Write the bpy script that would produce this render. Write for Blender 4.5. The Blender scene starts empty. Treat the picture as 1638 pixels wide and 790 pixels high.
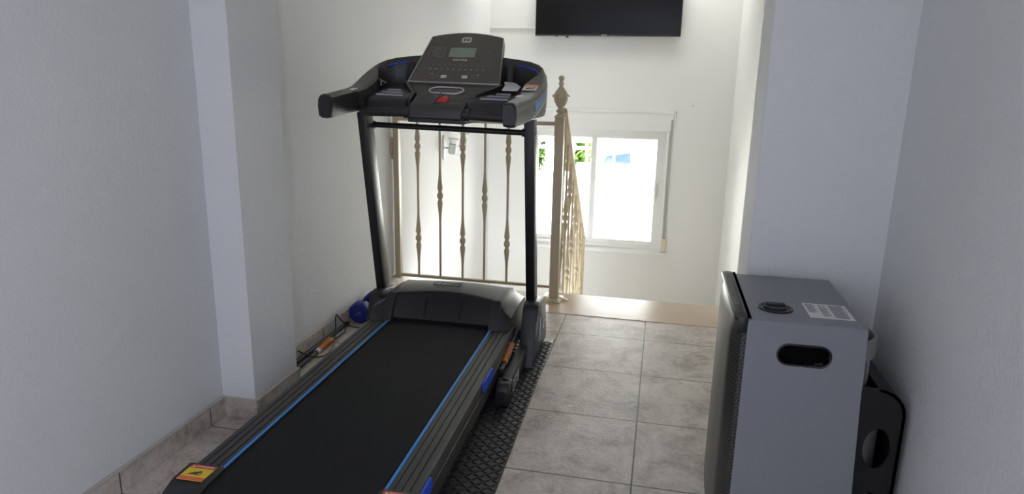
import bpy, bmesh, math, random
from mathutils import Vector, Matrix
random.seed(7)
S = bpy.context.scene
COL = S.collection
PI = math.pi

# ------------------------------------------------------------------ camera
cam_d = bpy.data.cameras.new('camera'); cam = bpy.data.objects.new('camera', cam_d); COL.objects.link(cam)
yaw, pitch, roll = -0.21308551, 0.23948162, -0.02022581
F = Vector((math.sin(yaw)*math.cos(pitch), math.cos(yaw)*math.cos(pitch), -math.sin(pitch)))
R0 = Vector((math.cos(yaw), -math.sin(yaw), 0)); D0 = F.cross(R0)
RT = math.cos(roll)*R0 + math.sin(roll)*D0
DN = -math.sin(roll)*R0 + math.cos(roll)*D0
mw = Matrix.Identity(4)
for i in range(3):
    mw[i][0] = RT[i]; mw[i][1] = -DN[i]; mw[i][2] = -F[i]
mw[0][3], mw[1][3], mw[2][3] = 0, 0, 1.30
cam.matrix_world = mw
cam_d.sensor_width = 36; cam_d.lens = 36*1085.75/1638; cam_d.clip_start = .02
S.camera = cam

# ------------------------------------------------------------------ light
S.view_settings.view_transform = 'Standard'; S.view_settings.look = 'None'
S.view_settings.gamma = 1; S.view_settings.use_curve_mapping = False
S.view_settings.exposure = 0.0
w = bpy.data.worlds.new('sky'); S.world = w; w.use_nodes = True
bg = w.node_tree.nodes['Background']; bg.inputs[0].default_value = (0.90, 0.95, 1.0, 1); bg.inputs[1].default_value = 9.5
sd = bpy.data.lights.new('sun', 'SUN'); sd.energy = 200; sd.angle = .01; sd.color = (1, .95, .86)
sun = bpy.data.objects.new('sun', sd); COL.objects.link(sun)
sun.rotation_euler = (math.radians(38), 0, math.radians(160))
XR_ = .678
def area(name, loc, rot, sx, sy, e, col, portal=False):
    d = bpy.data.lights.new(name, 'AREA'); d.shape = 'RECTANGLE'; d.size = sx; d.size_y = sy; d.energy = e; d.color = col
    if portal: d.cycles.is_portal = True
    o = bpy.data.objects.new(name, d); COL.objects.link(o); o.location = loc; o.rotation_euler = rot
    return o
area('window_portal', (-.59, 6.62, .34), (-PI/2, 0, 0), 1.3, 1.2, 1, (1, 1, 1), True)
area('window_daylight', (-.59, 6.62, .34), (-PI/2, 0, 0), 1.3, 1.2, 34, (1, .99, .97))
area('stairwell_fill', (-.5, 6.0, 2.52), (0, 0, 0), 1.8, .4, 15.5, (1, 1, .97))  # added fill lamp below the closed ceiling, brightens the stairwell walls
area('right_wall_fill', (XR_-.012, -1.9, 1.3), (0, PI/2, 0), 1.6, 1.2, 45, (.88, .94, 1.18))  # added fill behind the camera, set against the solid right wall
area('left_low_fill', (-1.600, -1.3, .85), (0, -PI/2, 0), 1.1, .9, 7.5, (.88, .94, 1.18))  # second added fill, low on the left, lifts the right wall

# ------------------------------------------------------------------ materials
def mat(name, col, rough=.5, metal=0, spec=.5, bump=None, coat=0):
    m = bpy.data.materials.new(name); m.use_nodes = True
    n = m.node_tree.nodes; L = m.node_tree.links; b = n['Principled BSDF']
    b.inputs['Base Color'].default_value = (*col, 1); b.inputs['Roughness'].default_value = rough
    b.inputs['Metallic'].default_value = metal; b.inputs['Specular IOR Level'].default_value = spec
    b.inputs['Coat Weight'].default_value = coat
    if bump:
        sc, st, dist = bump
        tc = n.new('ShaderNodeTexCoord'); t = n.new('ShaderNodeTexNoise'); t.inputs['Scale'].default_value = sc; t.inputs['Detail'].default_value = 3
        bp = n.new('ShaderNodeBump'); bp.inputs['Strength'].default_value = st; bp.inputs['Distance'].default_value = dist
        L.new(tc.outputs['Object'], t.inputs['Vector']); L.new(t.outputs['Fac'], bp.inputs['Height']); L.new(bp.outputs['Normal'], b.inputs['Normal'])
    return m
def nodes(m): return m.node_tree.nodes, m.node_tree.links, m.node_tree.nodes['Principled BSDF']
M = {}
M['plaster'] = mat('plaster', (.78, .78, .77), .75, spec=.3, bump=(95, .55, .004))
M['plaster_far'] = mat('plaster_smooth', (.80, .795, .765), .7, spec=.3, bump=(60, .25, .003))
M['ceil'] = mat('ceiling_paint', (.8, .8, .78), .8)
M['black'] = mat('black_plastic', (.018, .018, .020), .42, bump=(900, .15, .0005))
M['black_gloss'] = mat('black_painted_steel', (.012, .012, .014), .38)
M['dark_grey'] = mat('dark_grey_plastic', (.045, .043, .040), .42, bump=(900, .2, .0005))
M['hood'] = mat('hood_plastic', (.016, .016, .018), .33, bump=(900, .1, .0004))
M['belt'] = mat('belt_rubber', (.009, .0095, .010), .7, spec=.28, bump=(700, .4, .0006))
M['rubber'] = mat('mat_rubber', (.016, .016, .018), .48)
M['blue'] = mat('blue_strip', (.03, .28, .75), .4)
M['blue_clip'] = mat('blue_clip_rubber', (.01, .08, .62), .45)
M['red'] = mat('red_plastic', (.62, .03, .02), .35)
M['warn_red'] = mat('label_red', (.62, .07, .03), .5)
M['orange_red'] = mat('label_orange', (.80, .17, .08), .5)
M['yellow'] = mat('label_yellow', (.85, .60, .03), .5)
M['white'] = mat('label_white', (.75, .74, .72), .55)
M['grey_ink'] = mat('grey_ink', (.32, .31, .30), .5)
M['ink'] = mat('dark_ink', (.06, .06, .07), .6)
M['silver'] = mat('silver_trim', (.55, .55, .56), .35, metal=.7)
M['slat'] = mat('grey_slat', (.36, .35, .38), .35)
M['panel'] = mat('panel_face', (.080, .068, .060), .38)
M['lcd'] = mat('lcd_glass', (.22, .28, .22), .25)
M['tint'] = mat('tinted_lens', (.06, .03, .04), .15)
M['orange'] = mat('orange_plastic', (.60, .19, .025), .4)
M['navy'] = mat('blue_vinyl', (.010, .025, .22), .5, bump=(500, .3, .0006))
M['cream'] = mat('cream_painted_iron', (.60, .50, .34), .38)
M['heater'] = mat('grey_enamel', (.235, .24, .262), .42, spec=.4, bump=(500, .06, .0005))
M['tv'] = mat('tv_screen', (.006, .006, .007), .14, spec=.3)
M['tvf'] = mat('tv_bezel', (.015, .015, .017), .3)
M['alu'] = mat('white_aluminium', (.80, .80, .77), .35)
M['beige'] = mat('beige_plastic', (.72, .62, .47), .5)
M['strap'] = mat('grey_strap', (.42, .40, .37), .8)
M['fixture'] = mat('pale_grey_metal', (.60, .62, .58), .3)
M['bottle'] = mat('grey_painted_cylinder', (.30, .29, .27), .4)
M['cover'] = mat('black_moulded_plastic', (.006, .006, .007), .34)
M['outw'] = mat('white_render', (.82, .80, .76), .8)
M['terrace'] = mat('terrace_concrete', (.72, .70, .66), .8)
M['leaf'] = mat('hedge_leaf', (.036, .085, .005), .6)
M['car'] = mat('blue_car_paint', (.008, .022, .06), .25)
M['carglass'] = mat('car_glass', (.01, .013, .02), .1)
M['steel'] = mat('bolt_steel', (.4, .4, .42), .3, metal=1)

def glass(name, tint):
    m = bpy.data.materials.new(name); m.use_nodes = True; n = m.node_tree.nodes; L = m.node_tree.links; n.clear()
    o = n.new('ShaderNodeOutputMaterial'); mx = n.new('ShaderNodeMixShader'); t = n.new('ShaderNodeBsdfTransparent'); g = n.new('ShaderNodeBsdfGlossy')
    f = n.new('ShaderNodeFresnel'); f.inputs[0].default_value = 1.45; g.inputs['Roughness'].default_value = .02; t.inputs[0].default_value = (*tint, 1)
    L.new(f.outputs[0], mx.inputs[0]); L.new(t.outputs[0], mx.inputs[1]); L.new(g.outputs[0], mx.inputs[2]); L.new(mx.outputs[0], o.inputs[0])
    return m
M['glass'] = glass('window_glass', (.97, .98, .97))
M['frosted'] = mat('shade_glass', (.62, .66, .63), .25)

def tile_material(name, floor=True):
    m = mat(name, (.5, .45, .4), .42); n, L, b = nodes(m)
    tc = n.new('ShaderNodeTexCoord'); sp = n.new('ShaderNodeSeparateXYZ'); L.new(tc.outputs['Object'], sp.inputs[0])
    def math_(op, a, v=None):
        x = n.new('ShaderNodeMath'); x.operation = op
        L.new(a, x.inputs[0]) if hasattr(a, 'links') else None
        if v is not None:
            if hasattr(v, 'links'): L.new(v, x.inputs[1])
            else: x.inputs[1].default_value = v
        return x.outputs[0]
    def line(ax, off, pitch, wid):
        a = math_('SUBTRACT', sp.outputs[ax], off); a = math_('DIVIDE', a, pitch); fr = math_('FRACT', a)
        fr = math_('SUBTRACT', fr, .5); fr = math_('ABSOLUTE', fr)      # .5 at a joint
        return math_('GREATER_THAN', fr, .5 - wid/pitch/2)
    P = .4493
    ly = line('Y', 2.0545, P, .006)
    if floor:
        lx = line('X', -.0215, P, .006); g = math_('MAXIMUM', lx, ly)
    else: g = ly
    n1 = n.new('ShaderNodeTexNoise'); n1.inputs['Scale'].default_value = 5.5; n1.inputs['Detail'].default_value = 8; n1.inputs['Roughness'].default_value = .68; n1.inputs['Distortion'].default_value = .9
    L.new(tc.outputs['Object'], n1.inputs['Vector'])
    cr = n.new('ShaderNodeValToRGB'); cr.color_ramp.elements[0].position = .30; cr.color_ramp.elements[0].color = (.31, .25, .205, 1)
    cr.color_ramp.elements[1].position = .70; cr.color_ramp.elements[1].color = (.72, .655, .58, 1)
    e = cr.color_ramp.elements.new(.5); e.color = (.56, .495, .43, 1)
    n3 = n.new('ShaderNodeTexNoise'); n3.inputs['Scale'].default_value = 26; n3.inputs['Detail'].default_value = 6; n3.inputs['Roughness'].default_value = .7; n3.inputs['Distortion'].default_value = 1.5; L.new(tc.outputs['Object'], n3.inputs['Vector'])
    f3 = math_('MULTIPLY', math_('SUBTRACT', n3.outputs['Fac'], .5), .55); L.new(math_('ADD', n1.outputs['Fac'], f3), cr.inputs[0])
    mx = n.new('ShaderNodeMix'); mx.data_type = 'RGBA'; L.new(g, mx.inputs['Factor']); L.new(cr.outputs[0], mx.inputs['A']); mx.inputs['B'].default_value = (.10, .085, .075, 1)
    L.new(mx.outputs['Result'], b.inputs['Base Color'])
    n2 = n.new('ShaderNodeTexNoise'); n2.inputs['Scale'].default_value = 75; n2.inputs['Detail'].default_value = 4; L.new(tc.outputs['Object'], n2.inputs['Vector'])
    h = math_('SUBTRACT', n2.outputs['Fac'], math_('MULTIPLY', g, 1.2))
    bp = n.new('ShaderNodeBump'); bp.inputs['Strength'].default_value = .35; bp.inputs['Distance'].default_value = .004; L.new(h, bp.inputs['Height']); L.new(bp.outputs['Normal'], b.inputs['Normal'])
    return m
M['tile'] = tile_material('floor_tile'); M['tile_base'] = tile_material('skirting_tile', False)
M['pale_stone'] = mat('pale_stone', (.82, .78, .70), .4)
M['marble'] = mat('beige_marble', (.60, .46, .34), .25)

def perforated():
    m = mat('perforated_metal', (.02, .02, .02), .35, metal=.2); n, L, b = nodes(m)
    tc = n.new('ShaderNodeTexCoord'); mp = n.new('ShaderNodeMapping'); mp.inputs['Rotation'].default_value = (PI/4, 0, PI/4)
    L.new(tc.outputs['Object'], mp.inputs[0])
    ck = n.new('ShaderNodeTexVoronoi'); ck.inputs['Scale'].default_value = 150; ck.inputs['Randomness'].default_value = 0.0
    L.new(mp.outputs[0], ck.inputs['Vector'])
    cr = n.new('ShaderNodeValToRGB'); cr.color_ramp.interpolation = 'LINEAR'
    cr.color_ramp.elements[0].position = .36; cr.color_ramp.elements[0].color = (.004, .004, .004, 1)
    cr.color_ramp.elements[1].position = .46; cr.color_ramp.elements[1].color = (.07, .068, .062, 1)
    L.new(ck.outputs['Distance'], cr.inputs[0]); L.new(cr.outputs[0], b.inputs['Base Color'])
    return m
M['perf'] = perforated()
def meshfab():
    m = mat('speaker_mesh', (.03, .03, .03), .5); n, L, b = nodes(m)
    tc = n.new('ShaderNodeTexCoord'); ck = n.new('ShaderNodeTexVoronoi'); ck.inputs['Scale'].default_value = 260; ck.inputs['Randomness'].default_value = 0
    L.new(tc.outputs['Object'], ck.inputs['Vector']); cr = n.new('ShaderNodeValToRGB')
    cr.color_ramp.elements[0].position = .3; cr.color_ramp.elements[0].color = (.008, .008, .008, 1); cr.color_ramp.elements[1].position = .5; cr.color_ramp.elements[1].color = (.06, .06, .055, 1)
    L.new(ck.outputs['Distance'], cr.inputs[0]); L.new(cr.outputs[0], b.inputs['Base Color']); return m
M['mesh'] = meshfab()

# ------------------------------------------------------------------ mesh helpers
class B:
    def __init__(s): s.bm = bmesh.new()
    def verts(s, pts): return [s.bm.verts.new(p) for p in pts]
    def face(s, pts):
        try: return s.bm.faces.new(s.verts(pts))
        except ValueError: return None
    def box(s, a, b, bev=0, seg=2, rot=None, at=None):
        t = bmesh.new(); bmesh.ops.create_cube(t, size=1)
        c = [(a[i]+b[i])/2 for i in range(3)]; d = [abs(b[i]-a[i]) for i in range(3)]
        for v in t.verts: v.co = Vector((v.co.x*d[0]+c[0], v.co.y*d[1]+c[1], v.co.z*d[2]+c[2]))
        if bev: bmesh.ops.bevel(t, geom=t.edges[:], offset=min(bev, min(d)*.48), segments=seg, profile=.5, affect='EDGES')
        if rot is not None: bmesh.ops.transform(t, matrix=rot, verts=t.verts)
        s.merge(t); return s
    def merge(s, t):
        m = bpy.data.meshes.new('tmp'); t.to_mesh(m); t.free(); s.bm.from_mesh(m); bpy.data.meshes.remove(m)
    def prism(s, poly, axis, a, b, bev=0, seg=2):
        # poly: 2D points in the two other axes (in xyz order)
        t = bmesh.new(); ax = 'xyz'.index(axis); oth = [i for i in range(3) if i != ax]
        def P(p, h):
            r = [0, 0, 0]; r[oth[0]] = p[0]; r[oth[1]] = p[1]; r[ax] = h; return r
        A = [t.verts.new(P(p, a)) for p in poly]; Bv = [t.verts.new(P(p, b)) for p in poly]; n = len(poly)
        t.faces.new(A); t.faces.new(Bv[::-1])
        for i in range(n): t.faces.new((A[i], Bv[i], Bv[(i+1) % n], A[(i+1) % n]))
        bmesh.ops.recalc_face_normals(t, faces=t.faces)
        if bev: bmesh.ops.bevel(t, geom=t.edges[:], offset=bev, segments=seg, profile=.5, affect='EDGES')
        s.merge(t); return s
    def tube(s, path, r, n=12, caps=True, squash=None):
        path = [Vector(p) for p in path]; rs = r if isinstance(r, (list, tuple)) else [r]*len(path); rings = []
        prev = None
        for i, p in enumerate(path):
            d = (path[min(i+1, len(path)-1)] - path[max(i-1, 0)]).normalized()
            if prev is None:
                u = d.cross(Vector((0, 0, 1)));
                if u.length < .01: u = d.cross(Vector((0, 1, 0)))
            else: u = prev - d*prev.dot(d)
            u.normalize(); prev = u; v = d.cross(u)
            rings.append([s.bm.verts.new(p + rs[i]*(math.cos(2*PI*k/n)*u + math.sin(2*PI*k/n)*v)) for k in range(n)])
        s.skin(rings, caps); return s
    def skin(s, rings, caps=True, closed=False):
        n = len(rings[0])
        rr = rings + ([rings[0]] if closed else [])
        for i in range(len(rr)-1):
            for k in range(n):
                try: s.bm.faces.new((rr[i][k], rr[i][(k+1) % n], rr[i+1][(k+1) % n], rr[i+1][k]))
                except ValueError: pass
        if caps and not closed:
            for q in (rings[0][::-1], rings[-1]):
                try: s.bm.faces.new(q)
                except ValueError: pass
    def loft(s, secs, caps=True, closed=False):
        s.skin([[s.bm.verts.new(p) for p in q] for q in secs], caps, closed); return s
    def lathe(s, prof, org=(0, 0, 0), axis=(0, 0, 1), n=20):
        ax = Vector(axis).normalized(); u = ax.cross(Vector((0, 1, 0)))
        if u.length < .05: u = ax.cross(Vector((1, 0, 0)))
        u.normalize(); v = ax.cross(u); org = Vector(org)
        s.skin([[s.bm.verts.new(org + ax*h + max(r, 1e-4)*(math.cos(2*PI*k/n)*u + math.sin(2*PI*k/n)*v)) for k in range(n)] for r, h in prof]); return s
    def xf(s, fn):
        for v in s.bm.verts: v.co = Vector(fn(v.co))
        return s
    def out(s, name, m, parent=None, smooth=False, angle=40):
        bmesh.ops.recalc_face_normals(s.bm, faces=s.bm.faces)
        me = bpy.data.meshes.new(name); s.bm.to_mesh(me); s.bm.free()
        o = bpy.data.objects.new(name, me); COL.objects.link(o)
        if m: me.materials.append(M[m] if isinstance(m, str) else m)
        if smooth:
            for p in me.polygons: p.use_smooth = True
            try: me.set_sharp_from_angle(angle=math.radians(angle))
            except Exception: pass
        if parent: o.parent = parent
        return o
def thing(name, label, cat, loc=(0, 0, 0), rz=0, group=None):
    o = bpy.data.objects.new(name, None); COL.objects.link(o); o.empty_display_size = .1
    o.location = loc; o.rotation_euler = (0, 0, rz); return tag(o, label, cat, group)
def tag(o, label=None, cat=None, group=None, kind=None):
    if label: o['label'] = label
    if cat: o['category'] = cat
    if group: o['group'] = group
    if kind: o['kind'] = kind
    return o
def struct(o): o['kind'] = 'structure'; return o
def text(body, size, frame, name, m, parent, wscale=1.0, bold=0.0, align='CENTER'):
    # frame = (origin, right, up); text lies on that plane, a hair thick
    c = bpy.data.curves.new('t', 'FONT'); c.body = body; c.size = size; c.align_x = align; c.align_y = 'CENTER'; c.extrude = .0002; c.offset = bold
    o = bpy.data.objects.new('t', c); COL.objects.link(o)
    dg = bpy.context.evaluated_depsgraph_get(); me = bpy.data.meshes.new_from_object(o.evaluated_get(dg))
    bpy.data.objects.remove(o); bpy.data.curves.remove(c)
    org, rt, up = Vector(frame[0]), Vector(frame[1]).normalized(), Vector(frame[2]).normalized(); nn = rt.cross(up)
    for v in me.vertices: v.co = org + rt*v.co.x*wscale + up*v.co.y + nn*v.co.z
    ob = bpy.data.objects.new(name, me); COL.objects.link(ob); me.name = name; me.materials.clear(); me.materials.append(M[m]); ob.parent = parent
    return ob
def rrect(cx, cy, w_, h_, r, n=5):
    p = []
    for sx, sy, a0 in ((1, 1, 0), (-1, 1, 90), (-1, -1, 180), (1, -1, 270)):
        for k in range(n+1):
            a = math.radians(a0+90*k/n); p.append((cx+sx*(w_/2-r)+r*math.cos(a), cy+sy*(h_/2-r)+r*math.sin(a)))
    return p
def plate_hole(b, axis, a0, a1, rect, hole):
    """plate with one hole: rect=(u0,v0,u1,v1), hole = list of 2D points around its centre"""
    ax = 'xyz'.index(axis); oth = [i for i in range(3) if i != ax]
    cx = sum(p[0] for p in hole)/len(hole); cy = sum(p[1] for p in hole)/len(hole)
    def P(p, h):
        r = [0, 0, 0]; r[oth[0]] = p[0]; r[oth[1]] = p[1]; r[ax] = h; return r
    outp = []
    for p in hole:
        dx, dy = p[0]-cx, p[1]-cy
        tx = ((rect[2]-cx)/dx if dx > 1e-9 else (rect[0]-cx)/dx if dx < -1e-9 else 1e9)
        ty = ((rect[3]-cy)/dy if dy > 1e-9 else (rect[1]-cy)/dy if dy < -1e-9 else 1e9)
        t = min(tx, ty); outp.append([cx+dx*t, cy+dy*t])
    for c in ((rect[0], rect[1]), (rect[2], rect[1]), (rect[2], rect[3]), (rect[0], rect[3])):
        i = min(range(len(outp)), key=lambda k: (outp[k][0]-c[0])**2+(outp[k][1]-c[1])**2); outp[i] = list(c)
    n = len(hole); V = [[b.bm.verts.new(P(p, h)) for p in q] for h in (a0, a1) for q in (outp, hole)]
    for i in range(n):
        j = (i+1) % n
        for q in ((V[0][i], V[0][j], V[1][j], V[1][i]), (V[2][i], V[3][i], V[3][j], V[2][j]), (V[1][i], V[1][j], V[3][j], V[3][i]), (V[0][i], V[2][i], V[2][j], V[0][j])):
            try: b.bm.faces.new(q)
            except ValueError: pass

# ------------------------------------------------------------------ room shell
XL, XR, XS, YB, H = -1.615, .678, .585, 6.33, 2.55
PY0, PY1 = 2.155, 2.47      # left pier
struct(B().box((XL-.2, -2.7, -.25), (XR+.2, 4.07, 0)).out('floor', 'tile'))
# stairs down and lower landing
st = B(); 
for k in range(6): st.box((-.545, 4.07+.27*k, -1.3), (XS, 4.34+.27*k, -.17*(k+1)))
struct(st.out('floor_stairs', 'pale_stone'))
struct(B().box((XL-.2, 4.07, -1.45), (XR+.2, YB, -1.19)).out('floor_lower', 'pale_stone'))
struct(B().box((-.655, 3.70, -.03), (XS, 4.085, .0025), .001).out('trim_1', 'marble'))
struct(B().box((XL-.2, -2.7, -1.4), (XL, YB+.25, H)).out('wall_left', 'plaster'))
struct(B().box((XL-.02, PY0, 0), (-1.475, PY1, H), .003).out('wall_left_pier', 'plaster'))
struct(B().box((XR, -2.7, -.2), (XR+.2, 2.44, H)).out('wall_right', 'plaster'))
struct(B().box((.291, 2.185, 0), (XR+.02, 2.44, H), .004).out('wall_right_pier', 'plaster'))
struct(B().box((XS, 2.44, -1.4), (XR+.2, YB+.25, H)).out('wall_right_stairwell', 'plaster_far'))
wx0, wx1, wz0, wz1 = -1.23, .035, -.225, .885      # window opening
wb = B()
wb.box((XL, YB, -1.4), (wx0, YB+.25, H)); wb.box((wx1, YB, -1.4), (XS+.01, YB+.25, H))
wb.box((wx0, YB, wz1), (wx1, YB+.25, H)); wb.box((wx0, YB, -1.4), (wx1, YB+.25, wz0))
struct(wb.out('wall_far', 'plaster_far'))
struct(B().box((XL-.2, -2.7, H), (XR+.2, YB+.25, H+.15)).out('ceiling', 'ceil'))
wr = B(); wr.box((XL-.2, -2.85, 0), (-1.35, -2.65, H)); wr.box((.45, -2.85, 0), (XR+.2, -2.65, H)); wr.box((-1.35, -2.85, 2.35), (.45, -2.65, H)); wr.box((-1.4, -2.85, 0), (.5, -2.65, 2.4))
struct(wr.out('wall_rear', 'plaster'))
w3 = B()
for a, b_ in (((XL, -1.80, .26), (XL+.014, -1.75, 1.44)), ((XL, -.85, .26), (XL+.014, -.80, 1.44)), ((XL, -1.80, .26), (XL+.014, -.80, .30)), ((XL, -1.80, 1.40), (XL+.014, -.80, 1.44))): w3.box(a, b_, .003)
struct(w3.out('fill_frame_left', 'alu'))  # frame made up around the low left fill lamp, no opening behind it
w2 = B()
for a, b_ in (((XR-.02, -2.56, .46), (XR, -2.50, 2.14)), ((XR-.02, -1.30, .46), (XR, -1.24, 2.14)), ((XR-.02, -2.56, .46), (XR, -1.24, .50)), ((XR-.02, -2.56, 2.10), (XR, -1.24, 2.14))): w2.box(a, b_, .003)
struct(w2.out('fill_frame_right', 'alu'))  # made-up frame dressing the right fill lamp, the wall is solid here
# skirting
def skirt(name, x0, y0, x1, y1, axis='y'):
    b = B(); b.box((x0, y0, .0003), (x1, y1, .074), .0015); o = struct(b.out(name, 'tile_base'))
skirt('baseboard_left', XL, -2.6, XL+.013, PY0-.012)
skirt('baseboard_left_pier_front', XL, PY0-.012, -1.462, PY0)
skirt('baseboard_left_pier_side', -1.475, PY0-.002, -1.462, PY1+.002)
skirt('baseboard_left_far', XL, PY1, XL+.010, 4.05)
skirt('baseboard_right', XR-.012, -2.6, XR, 2.173)
skirt('baseboard_right_pier', .291, 2.173, XR-.012, 2.185)
# grey grout bead / bullnose on the skirting tiles
for nm, a, b_ in (('trim_2', (XL, -2.6, .0735), (XL+.0145, PY0-.012, .082)), ('trim_3', (XL, PY0-.0135, .0735), (-1.4605, PY0, .080)), ('trim_4', (-1.475, PY0, .0735), (-1.4605, PY1+.002, .081)), ('trim_5', (XL, PY1, .0735), (XL+.0115, 4.05, .081))):
    struct(B().box(a, b_, .003).out(nm, mat('bullnose_'+nm, (.50, .46, .41), .45)))

# ------------------------------------------------------------------ far window
YF = YB+.045
wf = thing('window_1', None, None, (0, 0, 0)); wf['kind'] = 'structure'
fr = B(); t = .035
plate_hole(fr, 'y', YF, YF+.08, (wx0, wz0, wx1, wz1), [(wx0+t, wz0+t), (wx1-t, wz0+t), (wx1-t, wz1-t), (wx0+t, wz1-t)])
fr.out('window_frame', 'alu', wf)
def sash(x0, x1, y):
    b = B(); s_ = .048; z0, z1 = wz0+.03, wz1-.03
    plate_hole(b, 'y', y, y+.028, (x0, z0, x1, z1), [(x0+s_, z0+s_), (x1-s_, z0+s_), (x1-s_, z1-s_), (x0+s_, z1-s_)])
    b.box((x0+.006, y-.003, z0+.006), (x1-.006, y-.0002, z0+s_-.012), .001)
    o = b.out('sash', 'alu', wf)
    B().box((x0+s_+.0005, y+.010, z0+s_+.0005), (x1-s_-.0005, y+.016, z1-s_-.0005)).out('pane', 'glass', o); return o
s1 = sash(wx0+.03, -.585, YF+.045); s2 = sash(-.64, wx1-.03, YF+.008)
lk = B(); lk.box((wx1-.068, YF-.008, .27), (wx1-.050, YF+.010, .41), .004); lk.box((wx1-.064, YF-.018, .31), (wx1-.054, YF-.006, .36), .003); lk.out('latch', 'fixture', s2)
# casing moulding around the box of the roller shutter
cs = B(); cs.box((wx0-.02, YB-.012, 1.045), (.105, YB, 1.068), .003); cs.box((.092, YB-.012, .92), (.105, YB, 1.068), .003)
struct(cs.out('trim_6', 'alu'))
struct(B().box((wx0, YB-.008, .885), (.088, YB, 1.047), .003).out('trim_7', 'plaster_far'))
struct(B().box((wx0-.03, YB-.014, -.262), (.105, YB-.0005, -.228), .004).out('trim_8', 'alu'))
struct(B().box((wx1, YB-.010, -.225), (wx1+.025, YB, .885), .003).out('trim_9', 'alu'))
sh = thing('roller_shutter', 'cream roller shutter just showing its lowest slats at the top of the far window', 'shutter', (0, 0, 0))
b = B()
for k in range(2): b.box((wx0+.01, YB+.165, .745+.045*k), (wx1-.01, YB+.18, .785+.045*k), .005)
b.box((wx0+.01, YB+.165, .835), (wx1-.01, YB+.18, 1.0)); b.out('slats', mat('shutter_cream', (.78, .74, .62), .5), sh)
sp = thing('shutter_strap', 'grey webbing strap with a beige wall box hanging right of the far window', 'strap', (.075, YB-.008, 0))
B().box((-.009, -.004, -.09), (.009, -.001, .99)).out('strap', 'strap', sp)
wp = B().box((-.019, -.012, -.22), (.019, .007, -.085), .003).out('winder_plate', 'beige', sp)
B().box((-.012, -.016, -.095), (.012, -.010, -.088), .001).out('strap_slot', 'ink', wp)
B().lathe([(.0001, 0), (.003, 0), (.003, .002), (.0001, .002)], (0, -.012, -.205), (0, -1, 0), 8).out('screw', 'steel', wp)
# small trunking and nail on the far wall
struct(B().box((XL, YB-.02, 1.765), (-1.05, YB, 1.79), .003).out('trim_10', 'plaster_far'))
nl = B().lathe([(.0001, 0), (.006, 0), (.006, .006), (.0001, .008)], (.24, YB, 1.12), (0, -1, 0), 10).out('wall_nail', 'strap'); tag(nl, 'tiny grey nail head on the far wall right of the window and below the television', 'nail')

# ------------------------------------------------------------------ television
tv = thing('television', 'wide black flat screen television mounted high on the far wall above the window', 'television', (-.545, YB-.055, 1.70))
w2, hh = .635, .72
bz = B(); bz.box((-w2, -.025, 0), (w2, .02, hh), .006); bz.out('casing', 'tvf', tv)
B().box((-w2+.008, -.0265, .016), (w2-.008, -.0245, hh-.008), .0005).out('screen', 'tv', tv)
B().box((-.35, .02, .15), (.35, .052, .55), .01).out('wall_bracket', 'tvf', tv)
B().box((-.36, -.012, -.012), (-.335, .004, .002), .002).out('sensor', 'black', tv)
B().box((-.455, -.01, -.006), (-.43, .004, .002), .002).out('sensor', 'black', tv)
text('QILIVE', .016, ((-.02, -.0272, .008), (1, 0, 0), (0, 0, 1)), 'logo', 'white', tv)
text('LED', .008, ((.055, -.0272, .008), (1, 0, 0), (0, 0, 1)), 'marking', 'grey_ink', tv)

# ------------------------------------------------------------------ balustrade across the landing
RY = 3.93
bal = thing('balustrade', 'cream wrought iron balustrade across the landing edge behind the treadmill', 'railing', (0, RY, 0))
def picket(x, zb, zt, kn, y=0, r=.0075, zoff=0):
    """square bar swelling at its collars"""
    prof = [(r, zb)]
    for z in kn:
        prof += [(r, z-.16), (r*1.35, z-.11), (r*2.3, z-.052), (r*2.35, z-.042), (r*1.5, z-.026), (r*1.5, z-.022), (r*2.55, z-.008), (r*2.55, z+.008), (r*1.5, z+.022), (r*1.5, z+.026), (r*2.35, z+.042), (r*2.3, z+.052), (r*1.35, z+.11), (r, z+.16)]
    prof.append((r, zt)); prof.sort(key=lambda p: p[1])
    return B().lathe(prof, (x, y, 0), n=12)
for i, x in enumerate((-1.450, -1.308, -1.163, -1.025, -.883)):
    kn = (.335, .905) if i % 2 == 0 else (.61,)
    picket(x, .095, 1.058, kn).out('baluster', 'cream', bal, True, 50)
B().box((-1.598, -.011, .078), (-.6135, .011, .096), .003).out('bottom_rail', 'cream', bal)
B().box((-1.600, -.014, 1.056), (-.6135, .014, 1.078), .004).out('top_rail', 'cream', bal)
B().box((-1.603, -.020, .066), (-1.567, .020, 1.078), .003).out('end_post', 'cream', bal)
ro = B()
for z in (.885,):
    ro.tube([(-1.60, 0, z), (XL+.002, 0, z)], .013, 10)
    for k in range(12):
        a = 2*PI*k/12; ro.lathe([(.0001, 0), (.010, 0), (.011, .006), (.007, .012), (.0001, .014)], (XL, .030*math.cos(a), z+.048*math.sin(a)), (1, 0, 0), 8)
    ro.lathe([(.036, 0), (.036, .006), (.024, .013), (.0001, .016)], (XL, 0, z), (1, 0, 0), 18)
    for s_ in (-1, 1):
        ro.lathe([(.0001, 0), (.014, 0), (.018, .010), (.012, .022), (.0001, .026)], (XL, 0, z+s_*.052), (1, 0, 0), 10)
ro.out('wall_rosette', 'cream', bal, True, 50)
nw = thing('newel_post', 'square cream iron newel post with an urn finial at the corner of the landing', 'post', (-.585, 3.945, .0025))
B().box((-.027, -.027, .008), (.027, .027, 1.095), .003).out('shaft', 'cream', nw)
fl = B()
secs = []
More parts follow.
